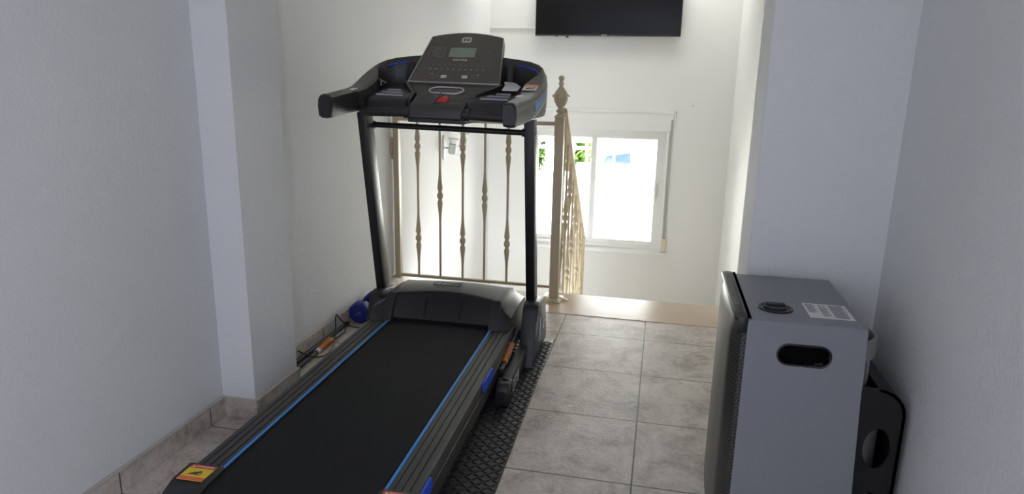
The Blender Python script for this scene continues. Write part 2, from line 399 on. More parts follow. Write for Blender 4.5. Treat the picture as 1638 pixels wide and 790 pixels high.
for h, s_ in ((0, 1), (.004, 1), (.012, .8), (.016, .45)):
    secs.append([((.075+.012*math.cos(6*2*PI*k/48))*s_*math.cos(2*PI*k/48), (.075+.012*math.cos(6*2*PI*k/48))*s_*math.sin(2*PI*k/48), h) for k in range(48)])
fl.loft(secs).out('base_flange', 'cream', nw, True, 50)
fi = B().lathe([(.029, 1.094), (.033, 1.098), (.033, 1.108), (.020, 1.116), (.014, 1.124), (.023, 1.131), (.025, 1.138), (.016, 1.146), (.013, 1.152), (.022, 1.165), (.032, 1.185), (.037, 1.205), (.037, 1.212), (.047, 1.216), (.047, 1.223), (.036, 1.232), (.030, 1.245), (.019, 1.262), (.012, 1.272), (.010, 1.280), (.015, 1.284), (.016, 1.292), (.011, 1.298), (.010, 1.302), (.016, 1.310), (.018, 1.320), (.014, 1.330), (.0001, 1.336)], n=24)
for v in fi.bm.verts:
    a = math.atan2(v.co.y, v.co.x); r_ = math.hypot(v.co.x, v.co.y)
    if 1.155 < v.co.z < 1.26:
        k = 1+.10*math.cos(8*a); v.co.x *= k; v.co.y *= k
fi.out('urn_finial', 'cream', nw, True, 60)
# sloping stair balustrade
sb = thing('stair_balustrade', 'cream wrought iron stair balustrade sloping down behind the newel post', 'railing', (-.575, 3.975, 0))
sl = -.775
def zt(y): return 1.095+sl*(y-.06)
hr = B(); pts = []
L_ = 1.36
for k in range(12):
    y = L_*k/11; pts.append([(x, y, zt(y)+dz) for x, dz in ((-.024, -.012), (.024, -.012), (.026, .004), (.016, .014), (-.016, .014), (-.026, .004))])
hr.loft(pts)
for k in range(22):
    y = .03+L_*k/23; hr.lathe([(.0001, 0), (.011, 0), (.012, .003), (.0001, .006)], (0, y, zt(y)+.013), (0, .61, .79), 8)
hr.tube([(0, L_, zt(L_)), (0, L_+.03, zt(L_)-.02), (0, L_+.03, zt(L_)-.05), (0, L_+.005, zt(L_)-.055)], [.02, .019, .016, .010], 10)
hr.out('handrail', 'cream', sb, True, 45)
br = B(); br.loft([[(x, y, zt(y)-1.0+dz) for x, dz in ((-.011, -.009), (.011, -.009), (.011, .009), (-.011, .009))] for y in (0, L_+.02)]); br.out('bottom_rail', 'cream', sb)
for i in range(8):
    y = .11+.17*i; zb = zt(y)-.99
    kn = (zb+.24, zb+.80) if i % 2 == 0 else (zb+.52,)
    picket(0, zb, zt(y)-.01, kn, y=y).out('baluster', 'cream', sb, True, 50)
B().box((-.020, L_-.01, zt(L_)-1.10), (.020, L_+.03, zt(L_)), .003).out('end_post', 'cream', sb)

# ------------------------------------------------------------------ wall spotlight in the stairwell
sc = thing('wall_spotlight', 'small pale twin spotlight on the left wall, seen through the balustrade', 'light', (XL, 4.95, .80))
pl_ = B(); pl_.prism(rrect(0, 0, .085, .19, .04), 'x', 0, .014, .003); pl_.out('wall_plate', 'fixture', sc, True)
for dy, dz in ((-.02, 0), (.27, .02)):
    hd = B(); hd.lathe([(.022, -.045), (.030, -.040), (.030, .030), (.024, .034)], (.075, dy, dz), (.1, 0, 1), 18)
    h_ = hd.out('lamp_head', 'fixture', sc, True, 50)
    B().lathe([(.0001, .034), (.022, .036), (.030, .058), (.040, .072), (.038, .074), (.028, .060), (.018, .040), (.0001, .038)], (.075, dy, dz), (.1, 0, 1), 18).out('glass_shade', 'frosted', h_, True, 60)
ar = B(); ar.tube([(.01, 0, 0), (.05, -.01, -.005)], .008, 8); ar.tube([(.012, .0, -.01), (.035, .14, -.02), (.05, .26, .0)], .005, 8); ar.tube([(.02, .06, .0), (.05, .24, -.09)], .002, 6); ar.tube([(.02, .10, .02), (.06, .40, -.05)], .002, 6)
ar.out('arm', 'fixture', sc, True)

# ------------------------------------------------------------------ rubber mat
RZ = math.radians(1.15)
TO = (-.95, 2.2, 0)
mt = B(); mt.box((-.33, -1.05, 0), (.494, 1.079, .005), .0015)
def lug(cx, cy, a, L1=.0160, W1=.0056, hgt=.0040):
    ca, sa = math.cos(a), math.sin(a); ring = []
    P = lambda u, v, z: (cx+u*ca-v*sa, cy+u*sa+v*ca, z)
    base = [P(L1*math.cos(t_), W1*math.sin(t_), .0049) for t_ in [2*PI*k/10 for k in range(10)]]
    mid = [P(.90*L1*math.cos(t_), .78*W1*math.sin(t_), .0049+hgt*.62) for t_ in [2*PI*k/10 for k in range(10)]]
    top = [P(.62*L1*math.cos(t_), .36*W1*math.sin(t_), .0049+hgt) for t_ in [2*PI*k/10 for k in range(10)]]
    mt.loft([base, mid, top])
p_ = .0235
for i in range(0, 18):
    for j in range(int(2.08/p_)):
        x = .480-p_*i; y = -1.03+p_*j
        if x < .06 or y > 1.072: continue
        a = math.radians(58) if (i+j) % 2 == 0 else math.radians(-32)
        lug(x, y, a)
mo = mt.out('rubber_mat', 'rubber', None, True, 60); mo.location = TO; mo.rotation_euler = (0, 0, RZ)
tag(mo, 'black rubber floor mat with diamond plate ridges under the treadmill', 'mat')

# ------------------------------------------------------------------ treadmill
TM = thing('treadmill', 'black folding treadmill with blue stripes and a tilted grey console', 'treadmill', TO, RZ)
C = .005
DZ = .190
# deck
bt = B(); pts = []
bt.box((C-.238, -.70, .120), (C+.238, .70, DZ-.006))
bt.out('running_deck', 'black', TM)
bl = B(); sec = []
for k in range(9):
    a = PI/2+PI*k/8; sec.append((-.745+.026*math.cos(a), DZ-.030+.026*math.sin(a)))
path = [(.72, DZ-.004)] + sec + [(.72, DZ-.056)]
inner = [(y+(0 if abs(y-.72) < 1e-6 else .003), z-(.003 if z > DZ-.03 else -.003)) for y, z in path]
bl.prism(path+inner[::-1], 'x', C-.236, C+.236)
bl.out('running_belt', 'belt', TM, True, 40)
for s_ in (-1, 1):
    X = lambda v: C+s_*v
    prof = [(.243, DZ-.012), (.243, DZ), (.255, DZ), (.256, DZ-.001), (.268, DZ-.001), (.269, DZ-.004), (.272, DZ-.004), (.273, DZ), (.292, DZ), (.293, DZ-.003), (.296, DZ-.003), (.297, DZ+.001), (.315, DZ+.001), (.316, DZ-.003), (.319, DZ-.003), (.320, DZ), (.335, DZ), (.343, DZ-.005), (.3445, DZ-.03), (.3445, DZ-.048), (.340, DZ-.050), (.340, DZ-.055), (.3445, DZ-.057), (.3445, DZ-.11), (.300, DZ-.11), (.300, DZ-.04), (.243, DZ-.04)]
    r_ = B(); r_.prism([(X(x), z) for x, z in prof], 'y', -.665, .72)
    ra = r_.out('side_rail', 'dark_grey' if s_ > 0 else 'dark_grey', TM)
    B().box((X(.2445), -.665, DZ), (X(.2535), .70, DZ+.0016), .0004).out('blue_stripe', 'blue', TM)
    # rear end caps
    cp = B()
    def capsec(y, zt_, xo, xi=.238):
        return [(X(xi), y, .07), (X(xi), y, zt_-.006), (X(xi+.006), y, zt_), (X(xo-.008), y, zt_), (X(xo), y, zt_-.010), (X(xo+.002), y, .12), (X(xo), y, .07)]
    cp.loft([capsec(-.655, DZ+.010, .350), capsec(-.661, DZ+.012, .354), capsec(-.735, DZ+.010, .354), capsec(-.788, DZ-.002, .347), capsec(-.812, DZ-.030, .330), capsec(-.818, DZ-.06, .32)])
    cap = cp.out('rear_cap', 'black', TM, True, 40)
    ft = B().lathe([(.018, 0), (.020, .004), (.018, .07)], (X(.30), -.70, .0088), n=14).out('rubber_foot', 'black', TM, True)
    for y0, y1 in ((.095, .265), (-.695, -.535)) if s_ > 0 else ():
        cl = B(); n_ = 7
        cl.prism(rrect((y0+y1)/2, DZ-.028, y1-y0, .044, .018), 'x', X(.343), X(.3505), .002)
        for k in range(n_): 
            yy = y0+.02+(y1-y0-.04)*k/(n_-1); cl.box((X(.349), yy-.004, DZ-.046), (X(.353), yy+.004, DZ-.010), .0015)
        cl.out('cushion_clip', 'blue_clip', TM)
# rear roller + shield
B().tube([(C-.24, -.745, DZ-.03), (C+.24, -.745, DZ-.03)], .022, 16).out('rear_roller', 'steel', TM, True)
fb = B(); fb.box((C-.25, -.60, .075), (C-.21, 1.0, .12), .004); fb.box((C+.21, -.60, .075), (C+.25, 1.0, .12), .004); fb.box((C-.36, .96, .03), (C+.36, 1.0, .08), .004); fb.box((C-.25, .2, .075), (C+.25, .24, .12), .003)
fb.box((C-.30, .70, .06), (C+.30, 1.02, .18), .01)
fb.out('base_frame', 'black_gloss', TM)
# warning labels on the rear caps
for s_ in (-1, 1):
    xa, xb_ = (C-.333, C-.254) if s_ < 0 else (C+.254, C+.333); xm = (xa+xb_)/2
    lb = B().box((xa, -.740, DZ+.0115), (xb_, -.666, DZ+.0130)).out('warning_label', 'yellow', TM)
    B().box((xa, -.682, DZ+.0128), (xb_, -.666, DZ+.0133)).out('label_band', 'warn_red', lb)
    B().box((xa, -.740, DZ+.0128), (xb_, -.724, DZ+.0133)).out('label_band', 'orange_red', lb)
    text('WARNING', .0115, ((xm+.006, -.674, DZ+.0136), (1, 0, 0), (0, 1, 0)), 'lettering', 'white', lb)
    tr = B(); tr.prism([(xa+.006, -.679), (xa+.016, -.679), (xa+.011, -.670)], 'z', DZ+.0134, DZ+.0138); tr.out('warning_sign', 'white', lb)
    hnd = B(); hnd.prism([(xm-.012, -.714), (xm+.003, -.712), (xm+.012, -.700), (xm+.010, -.692), (xm+.002, -.700), (xm-.007, -.700), (xm-.016, -.708), (xm-.022, -.716)], 'z', DZ+.013, DZ+.0136); hnd.tube([(xm+.006+.010*math.cos(t_), -.707+.008*math.sin(t_), DZ+.0134) for t_ in [2*PI*k/14 for k in range(15)]], .0009, 5, False)
    hnd.out('pictogram', 'ink', lb)
# motor hood
hd = B(); stn = []
def hsec(x):
    a = abs(x)
    bulge = math.cos(min(a, .235)/.235*PI/2)
    if a <= .235: yc, zc = .745+.055*bulge, .298+.006*bulge; yb, zb = .672, .200
    elif a <= .275: yc, zc = .728, .300; yb, zb = .640, .186
    else:
        q = (a-.275)/(.338-.275); zc = .300-.058*(q**.45 if q < 1 else 1)-.0*q; yc = .728-.055*q; yb, zb = .640, .186
    zr = .283+.010*bulge if a <= .275 else .283-.045*((a-.275)/.063)**.6
    yr = 1.035-.0*a
    tb = (yb+yc)/2
    return [(C+x, yb, zb), (C+x, tb-.010, (zb+zc)/2), (C+x, yc-.008, zc-.010), (C+x, yc, zc-.002), (C+x, yc+.014, zc+.002), (C+x, (yc+yr)/2, (zc+zr)/2+.010), (C+x, yr-.03, zr+.004), (C+x, yr, zr-.006), (C+x, yr+.03, zr-.05), (C+x, yr+.045, .07), (C+x, .70, .07), (C+x, yb+.004, zb-.004 if a > .235 else zb-.004)]
xs = [-.338, -.328, -.315, -.302, -.290, -.281, -.275, -.255, -.240, -.236, -.2345, -.20, -.16, -.12, -.08, -.04, 0]
xs = xs + [-v for v in xs[-2::-1]]
hd.loft([hsec(x) for x in xs]); HO = hd.out('motor_hood', 'hood', TM, True, 38)
for x in (-.085, .085, ):
    B().box((C+x-.0012, .705, .21), (C+x+.0012, .712, .285), rot=None).xf(lambda v: (v.x, v.y-.030+(v.z-.20)*.62, v.z)).out('panel_seam', 'belt', HO)
bd = B(); 
def ztop(y): return .306+(.290-.306)*(y-.80)/(.235)+.0115*math.sin(PI*min(max((y-.80)/.235, 0), 1))
def ringline(pts, r=.0016):
    q = B(); q.tube([(C+x, y, ztop(y)+.0012) for x, y in pts+[pts[0]]], r, 6, False); return q
ringline(rrect(-.035, .905, .135, .060, .014)).out('badge_outline', 'ink', HO)
ringline(rrect(.010, .905, .044, .052, .010)).out('badge_outline', 'ink', HO)
text('H', .050, ((C-.062, .905, ztop(.905)+.002), (1, 0, 0), (0, 1, -.02)), 'badge_letter', 'grey_ink', HO, 1.2)
text('TX', .036, ((C-.020, .905, ztop(.905)+.002), (1, 0, 0), (0, 1, -.02)), 'badge_letter', 'grey_ink', HO, .8)
for s_ in (-1, 1):
    B().lathe([(.0001, 0), (.0055, 0), (.0055, .003), (.0001, .004)], (C+s_*.332, .650, .196), (0, -1, .2), 10).out('screw', 'steel', HO)
# boots, uprights, foot tubes
for s_ in (-1, 1):
    X = lambda v: C+s_*v
    XU = (lambda v: C+v) if s_ > 0 else (lambda v: C-v+.0165)
    bo = B(); 
    side = [(.660, .010), (.785, .255), (.805, .272), (.84, .278), (.99, .258), (1.035, .215), (1.070, .10), (1.085, .045), (1.085, .010)]
    bo.prism(side, 'x', *((.376, .450) if s_ > 0 else (-.394, -.336)), .006, 2)
    BO = bo.out('boot_cover', 'black', TM, True, 35)
    up = B()
    def usec(y, z): return [(XU(.370), y, z), (XU(.414), y, z), (XU(.414), y+.082, z+.016), (XU(.370), y+.082, z+.016)]
    n0 = [usec(.875, .24), usec(.700, 1.150)]
    up.loft(n0); bmesh.ops.bevel(up.bm, geom=up.bm.edges[:], offset=.006, segments=2, profile=.5, affect='EDGES')
    up.out('upright', 'black_gloss', TM, True, 35)
    B().lathe([(.0001, 0), (.007, 0), (.007, .004), (.0001, .006)], (XU(.414), .765, 1.075), (s_, 0, 0), 10).out('bolt', 'steel', TM)
    tb = B(); tb.box((XU(.366), .30, .016), (XU(.410), .72, .105), .006)
    cpp = [(.300, .010)]+[(.275+.025*math.cos(a)-.0, .085+.025*math.sin(a)) for a in [PI/2+PI/2*k/5 for k in range(6)]]+[(.250, .03), (.262, .010)]
    tb.prism(cpp+[(.31, .11), (.31, .010)][0:1] if False else [(.33, .012), (.33, .109), (.275, .109), (.257, .100), (.248, .083), (.248, .032), (.262, .012)], 'x', XU(.362), XU(.414), .004)
    FT = tb.out('foot_tube', 'black', TM, True, 35)
    B().lathe([(.0001, 0), (.012, 0), (.014, .003), (.010, .006), (.0001, .007)], (XU(.388), .315, .109), n=12).out('plug', 'black_gloss', FT, True)
    B().tube([(XU(.364), .270, .0295), (XU(.412), .270, .0295)], .020, 16).out('transport_wheel', 'rubber', TM, True)
    if s_ > 0:
        text('DT18', .080, ((X(.4145), .415, .060), (0, 1, 0), (0, 0, 1)), 'lettering', 'white', FT, .72)
        for k in range(3):
            B().box((X(.4455), .835+.030*k, .075+.022*k), (X(.4462), .842+.030*k, .180+.010*k), .0003).xf(lambda v: (v.x, v.y+(v.z-.1)*.22, v.z)).out('stripe', ('blue', 'white', 'grey_ink')[k], BO)
        for k in range(3):
            B().box((X(.4455), .72, .135+.026*k), (X(.4462), .80, .146+.026*k), .0003).xf(lambda v: (v.x, v.y, v.z+(v.y-.72)*.35)).out('stripe', 'grey_ink', BO)
        text('HT', .060, ((X(.4464), .965, .115), (0, 1, 0), (0, 0, 1)), 'lettering', 'white', BO, .8, .001)
        B().prism(rrect(.865, .13, .035, .12, .004), 'x', X(.4455), X(.4458)).out('side_badge', 'blue', BO)
# gas lift cylinder with orange spring between rail and foot tube
gl = B(); gl.tube([(C+.352, .40, .105), (C+.352, .76, .150)], .012, 12); G = gl.out('lift_cylinder', 'black_gloss', TM, True)
cy = B(); cy.tube([(C+.353, .46, .118), (C+.353, .62, .138)], .015, 14); cy.out('spring_sleeve', 'orange', G, True)
cl = B(); n_ = 90; cl.tube([(C+.353+.0165*math.cos(t_*9*2*PI/n_), .47+.17*t_/n_, .119+.0215*t_/n_+.0165*math.sin(t_*9*2*PI/n_)) for t_ in range(n_+1)], .0016, 6); cl.out('coil', 'ink', G, True)
bk = B(); bk.box((C+.338, .375, .085), (C+.366, .395, .125), .003); bk.tube([(C+.335, .40, .11), (C+.368, .40, .11)], .009, 10); bk.tube([(C+.350, .355, .075), (C+.350, .43, .10)], .008, 8); bk.out('bracket', 'black_gloss', G, True)

# ---- console (turned a touch against the deck)
phi, rol = math.radians(-2), math.radians(-1)
def W(v): return (C+v.x*math.cos(phi)*math.cos(rol), v.y+v.x*math.sin(phi), v.z+v.x*math.sin(rol))
def con(b, name, m, parent=None, smooth=True, angle=38): return b.xf(W).out(name, m, parent or TM, smooth, angle)
def ctext(*a, **k):
    o = text(*a, **k)
    for v in o.data.vertices: v.co = Vector(W(v.co))
    return o
ST = [(.410, .375, 1.228, 1.136, .056), (.413, .44, 1.235, 1.139, .058), (.421, .52, 1.241, 1.145, .061), (.427, .62, 1.249, 1.150, .070), (.434, .70, 1.262, 1.150, .085), (.440, .77, 1.282, 1.151, .092), (.444, .84, 1.306, 1.154, .092), (.442, .90, 1.328, 1.172, .070), (.434, .95, 1.348, 1.205, .045), (.415, .995, 1.366, 1.235, .028), (.385, 1.030, 1.382, 1.252, .020), (.340, 1.055, 1.395, 1.262, .018), (.280, 1.072, 1.404, 1.268, .018), (.200, 1.080, 1.412, 1.272, .018), (.10, 1.085, 1.415, 1.274, .018)]
full = ST + [(0, 1.086, 1.416, 1.275, .018)] + [(-a, b_, c, d, e) for a, b_, c, d, e in ST[::-1]]
def nrm(i):
    p0 = full[max(i-1, 0)]; p1 = full[min(i+1, len(full)-1)]
    d = Vector((p1[0]-p0[0], p1[1]-p0[1], 0)).normalized(); return Vector((d.y, -d.x, 0))
secs = []
for i, (x, y, z1, z0, wd) in enumerate(full):
    n_ = nrm(i); P = Vector((x, y, 0))
    if abs(x) > .4 and y < .5: n_ = Vector((math.copysign(1, x), 0, 0))
    def Q(o, z): q = P-n_*o; return (q.x, q.y, z)
    z0i = z0 if wd > .06 else z0+.0
    secs.append([Q(.012, z0), Q(.004, z0+.006), Q(0, (z0+z1)/2), Q(.004, z1-.016), Q(.012, z1-.004), Q(.022 if wd > .05 else wd*.4, z1), Q(wd-.010 if wd > .03 else wd*.7, z1-.002), Q(wd, z1-.012), Q(wd+.003, (z0i+z1)/2), Q(wd-.004 if wd > .03 else wd, z0i+.004), Q(wd*.5+.006, z0i-.001)])
cf = B(); cf.loft(secs); CF = con(cf, 'console_shell', 'dark_grey')
# handle end caps
for s_, i in ((1, 0), (-1, len(full)-1)):
    e = secs[i]; cx = sum(p[0] for p in e)/len(e); cz = sum(p[2] for p in e)/len(e)
    rs = []
    for dy, k in ((.004, 1.0), (-.002, 1.04), (-.018, 1.05), (-.034, .95), (-.040, .82)):
        rs.append([(cx+(p[0]-cx)*k, p[1]+dy-.25*(1.22-p[2])*0, cz+(p[2]-cz)*k) for p in e])
    con(B().loft(rs), 'handle_cap', 'black')
    # rubber grip sleeve
    idx = range(0, 4) if s_ > 0 else range(len(full)-4, len(full))
    g = []
    for j in idx:
        e = secs[j]; cx = sum(p[0] for p in e)/len(e); cz = sum(p[2] for p in e)/len(e)
        g.append([(cx+(p[0]-cx)*1.02, p[1], cz+(p[2]-cz)*1.02) for p in e])
    con(B().loft(g), 'handle_grip', 'black' if s_ < 0 else 'dark_grey')
    con(B().box((s_*.358, .575, 1.2475), (s_*.385, .625, 1.2500), .0004).xf(lambda v: (v.x, v.y, v.z-.13*(.62-v.y))), 'grip_label', 'white')
# tray
ty = B(); outl = []
def tray_z(y): return 1.190+(y-.66)*.215
tri = []
for i, (x, y, z1, z0, wd) in enumerate(full):
    if y < .66: continue
    n_ = nrm(i); q = Vector((x, y, 0))-n_*(wd*.8); tri.append((q.x, q.y))
poly = [( tri[0][0], .665)] + tri + [(tri[-1][0], .665)]
top = [(x, y, tray_z(y)) for x, y in poly]; bot = [(x, y, tray_z(y)-.045) for x, y in poly]
ty.loft([bot, top]); TY = con(ty, 'tray', 'black')
# speaker / button pads and their grey slats
for s_ in (-1, 1):
    pd = B(); sx = []
    for x, k in ((.145, 1), (.30, 1), (.325, .93), (.342, .75)):
        pr = [(.650+.05*(1-k), 1.142), (.640+.05*(1-k), 1.160), (.645+.05*(1-k), 1.190), (.665+.05*(1-k), 1.212), (.70, 1.224), (.86, 1.252), (.90, 1.245), (.90, 1.16)]
        sx.append([(s_*x, y, z-(1-k)*.03 if z > 1.2 else z) for y, z in pr])
    pd.loft(sx); PD = con(pd, 'side_pad', 'black')
    for y, x0, x1 in ((.700, .178, .305), (.755, .195, .300), (.812, .225, .292)):
        zz = 1.224+(y-.70)*.175
        con(B().box((s_*x0, y-.0065, zz-.002), (s_*x1, y+.0065, zz+.007), .003), 'grey_bar', 'slat', PD)
    # heart-rate grip bar
    con(B().tube([(s_*.12, .640, 1.158), (s_*.20, .637, 1.155), (s_*.350, .640, 1.152)], .0200, 18), 'grip_bar', 'black')
    con(B().tube([(s_*.120, .640, 1.158), (s_*.150, .639, 1.157)], .026, 18), 'grip_collar', 'black')
    con(B().tube([(s_*.352, .79, 1.085), (s_*.375, .79, 1.085)], .0185, 14), 'bar_socket', 'black')
con(B().tube([(-.37, .79, 1.085), (.37, .79, 1.085)], .0130, 16), 'crossbar', 'black_gloss')
# centre block
cb = B()
def cs_(y, z, wd, zb): return [(-wd, y, zb), (-wd-.002, y, z-.012), (-wd+.008, y, z), (wd-.008, y, z), (wd+.002, y, z-.012), (wd, y, zb)]
cb.loft([cs_(.612, 1.176, .114, 1.140), cs_(.622, 1.192, .120, 1.132), cs_(.640, 1.203, .122, 1.130), cs_(.740, 1.236, .127, 1.130), cs_(.745, 1.237, .128, 1.13)])
CB = con(cb, 'safety_key_block', 'dark_grey')
mp_ = B(); mp_.loft([cs_(.745, 1.232, .132, 1.14), cs_(.90, 1.280, .222, 1.16)]); MP = con(mp_, 'vent_mesh', 'mesh')
for s_ in (-1, 1):
    con(B().loft([[(s_*(x0+a), y, z+dz) for a, dz in ((0, -.05), (.016, -.05), (.016, .004), (0, .006))] for x0, y, z in ((.130, .665, 1.205), (.136, .745, 1.236), (.222, .89, 1.282))]), 'vent_edge', 'black')
def top_z(y): return 1.200+.32*(y-.64)
ov = rrect(-.004, .798, .158, .078, .036, 8)
q = B(); q.tube([(x, y, top_z(y)+.003) for x, y in ov+[ov[0]]], .0042, 8, False); con(q, 'oval_ring', 'silver', MP)
q = B(); q.loft([[(x, y, top_z(y)-.002) for x, y in ov], [(x, y, top_z(y)+.001) for x, y in ov]]); OV = con(q, 'oval_lens', 'tint', MP)
q = B()
for k, (yy, x0, x1) in enumerate(((.725, .05, .11), (.705, .05, .113), (.685, .055, .115), (.665, .02, .115))):
    for s_ in (-1, 1): q.box((s_*x0, yy-.0012, top_z(yy)+.0035), (s_*x1, yy+.0012, top_z(yy)+.0048))
con(q, 'ribs', 'dark_grey', CB)
ky = B(); ky.loft([[(x, y, top_z(y)+dz) for x, y in rrect(.014, .676, w_, h_, .008)] for dz, w_, h_ in ((.001, .054, .044), (.010, .054, .044), (.015, .046, .036))]); KY = con(ky, 'safety_key', 'red')
con(B().tube([(.006, .672, 1.229), (-.004, .655, 1.222), (-.012, .63, 1.200), (-.010, .622, 1.175), (-.006, .640, 1.185+.03), (-.012, .700, 1.228), (-.008, .735, 1.244)], .0028, 6), 'key_cord', 'ink', KY)
con(B().tube([(.000, .664, 1.226), (.010, .70, 1.236), (.012, .712, 1.235)], .0028, 6), 'key_cord', 'ink', KY)
# underside
con(B().loft([cs_(.62, 1.150, .125, 1.118), cs_(.90, 1.160, .16, 1.125)]), 'underside_cover', 'black')
# blue arcs and stickers
n0 = [i for i, f in enumerate(full) if f[1] > .94 and .22 < abs(f[0])]
for s_ in (-1, 1):
    pts = []
    for i in n0:
        x, y, z1, z0, wd = full[i]
        if x*s_ <= 0: continue
        q_ = Vector((x, y, 0))-nrm(i)*(wd+.004); pts.append((q_.x, q_.y, z1-.028))
    con(B().tube(pts[1:] if s_ > 0 else pts[:3], .0035, 8), 'blue_arc', 'blue_clip')
# display housing
P0 = Vector((0, .889, 1.285)); VV = Vector((0, .263, .220)).normalized(); NN = Vector((0, -VV.z, VV.y))
def PP(u, v, w_=0): p = P0+Vector((u, 0, 0))+VV*v+NN*w_; return (p.x, p.y, p.z)
def outline(g=0.0):
    o = [(-.222+g, 0+g), (.222-g, 0+g), (.183-g, .340)]
    for k in range(1, 12):
        x = (.183-g)*(1-2*k/12); o.append((x, .340+(.035-g)*(1-(x/.183)**2)))
    o.append((-.183+g, .340)); return o
dh = B(); dh.loft([[PP(u*.94, .01+v*.96, -.060) for u, v in outline()], [PP(u, v, -.045) for u, v in outline()], [PP(u, v, -.004) for u, v in outline()], [PP(u, v, 0) for u, v in outline(.002)]])
DH = con(dh, 'display_housing', 'silver', None, True, 30); DH.data.materials.clear(); DH.data.materials.append(mat('housing_grey', (.17, .17, .165), .35))
DP = con(B().loft([[PP(u, v, -.001) for u, v in outline(.0035)], [PP(u, v, .0012) for u, v in outline(.0035)]]), 'display_panel', 'panel', None, False)
def prect(u0, v0, u1, v1, h=.0018, r=0):
    pts = rrect((u0+u1)/2, (v0+v1)/2, u1-u0, v1-v0, r, 3) if r else [(u0, v0), (u1, v0), (u1, v1), (u0, v1)]
    return B().loft([[PP(u, v, .001) for u, v in pts], [PP(u, v, h) for u, v in pts]])
rim = B(); ol = outline(.001); rim.tube([PP(u, v, .0006) for u, v in ol+[ol[0]]], .0018, 6, False); rim.loft([[PP(u, v, w_) for v, w_ in ((-.001, -.004), (-.001, .0022), (.0045, .0022), (.0045, -.004))] for u in (-.221, .221)])
con(rim, 'silver_rim', 'silver', DP, False)
con(prect(-.066, .188, .064, .258), 'screen', 'lcd', DP, False)
FR = lambda u, v: (PP(u, v, .0018), (1, 0, 0), tuple(VV))
# logo: rounded square with an H cut
con(prect(-.0245, .298, .0245, .340, .0020, .011), 'logo', 'silver', DP, False)
lg = B()
for pts in ([(-.014, .308), (-.007, .308), (-.007, .330), (-.014, .330)], [(.007, .308), (.014, .308), (.014, .330), (.007, .330)], [(-.010, .314), (.010, .318), (.010, .324), (-.010, .320)]):
    lg.loft([[PP(u, v, .0019) for u, v in pts], [PP(u, v, .0024) for u, v in pts]])
con(lg, 'logo_letter', 'panel', DP, False)
ctext('BODYTONE', .0135, FR(-.002, .166), 'lettering', 'white', DP, wscale=.95, bold=.0004)
ob = B(); rr = rrect(-.130, .222, .076, .068, .004, 2); ob.tube([PP(u, v, .0016) for u, v in rr+[rr[0]]], .0006, 5, False); con(ob, 'text_frame', 'grey_ink', DP, False)
for k, (tx) in enumerate(('PROGRAM', 'SPEED - TIME', 'DISTANCE - KCAL', 'INCLINE', 'PULSE - FAT')):
    ctext(tx, .0072, FR(-.130, .245-.012*k), 'lettering', 'grey_ink', DP)
for k in range(12): ctext('P%d' % (k+1), .0085, FR(-.150+.295*k/11, .124+.0006*k), 'key_legend', 'grey_ink', DP)
keys = ['F', '(Y)', '(V)', '2', '4', '6', '8', '10', '12', '14', '16', 'FAN']
for k, tx in enumerate(keys): ctext(tx, .0100 if 0 < k < 11 else .007, FR(-.162+.315*k/11, .096), 'key_legend', 'white' if 0 < k < 11 else 'grey_ink', DP)
for u, v, nm in ((-.056, .043, 'STOP'), (.046, .045, 'START')):
    bt_ = con(prect(u-.0135, v-.010, u+.0135, v+.010, .0030, .004), 'button', mat('button_silver', (.62, .61, .60), .4), DP, False)
    ctext(nm, .0058, (PP(u, v, .0033), (1, 0, 0), tuple(VV)), 'key_legend', 'grey_ink', DP)
for u, v, t_ in ((-.116, .058, '^'), (.108, .061, '+'), (-.088, .050, '-'), (.080, .050, '-')): ctext(t_, .014, FR(u, v), 'key_legend', 'white', DP, bold=.0004)
ctext('INCLINE', .006, FR(-.108, .034), 'key_legend', 'grey_ink', DP); ctext('SPEED', .006, FR(.098, .034), 'key_legend', 'grey_ink', DP)
ctext('MP3', .008, FR(.136, .220), 'key_legend', 'grey_ink', DP); ctext('o  USB', .007, FR(.136, .173), 'key_legend', 'grey_ink', DP)
con(B().lathe([(.0001, 0), (.003, 0), (.003, .001), (.0001, .001)], PP(.150, .222, .001), tuple(NN), 10), 'socket', 'ink', DP)
# upright fins beside the housing
for s_ in (-1, 1):
    con(B().lathe([(.020, 0), (.024, .02), (.024, .10), (.018, .115), (.0001, .118)], (s_*.245, .99, 1.262), (0, .25, 1), 18), 'cup_holder_post', 'black')
# warning stickers on the right
def shoulder(x, y):   # top of the right shoulder
    zs = [(a[1], a[2]) for a in ST[:10]]
    for (y0, z0), (y1, z1) in zip(zs, zs[1:]):
        if y0 <= y <= y1: return z0+(z1-z0)*(y-y0)/(y1-y0)
    return zs[-1][1]
def sticker(pts, name, m, par=None, dz=.0015):
    return con(B().loft([[(x, y, shoulder(x, y)+dz-.001) for x, y in pts], [(x, y, shoulder(x, y)+dz+.0002) for x, y in pts]]), name, m, par, False)
WS = sticker([(.357, .725), (.418, .725), (.420, .775), (.357, .775)], 'warning_sticker', 'white')
sticker([(.357, .775), (.420, .775), (.420, .80), (.357, .80)], 'sticker_band', 'orange_red', WS)
k_ = B(); k_.tube([(x, y, shoulder(x, y)+.0022) for x, y in ((.372, .745), (.385, .760), (.400, .748), (.392, .740), (.372, .745), (.410, .765), (.402, .738))], .0012, 5); con(k_, 'pictogram', 'ink', WS)
bs = B(); 
PL = con(B().loft([[(x, y, tray_z(y)+d) for x, y in ((.300, .925), (.385, .925), (.375, 1.0), (.300, 1.02))] for d in (.001, .002)]), 'manual_label', 'ink', TY, False)
q = B()
for k in range(6): q.box((.308, .937+.012*k, tray_z(.937+.012*k)+.003), (.362, .941+.012*k, tray_z(.937+.012*k)+.0042))
con(q, 'printed_lines', 'grey_ink', TY)
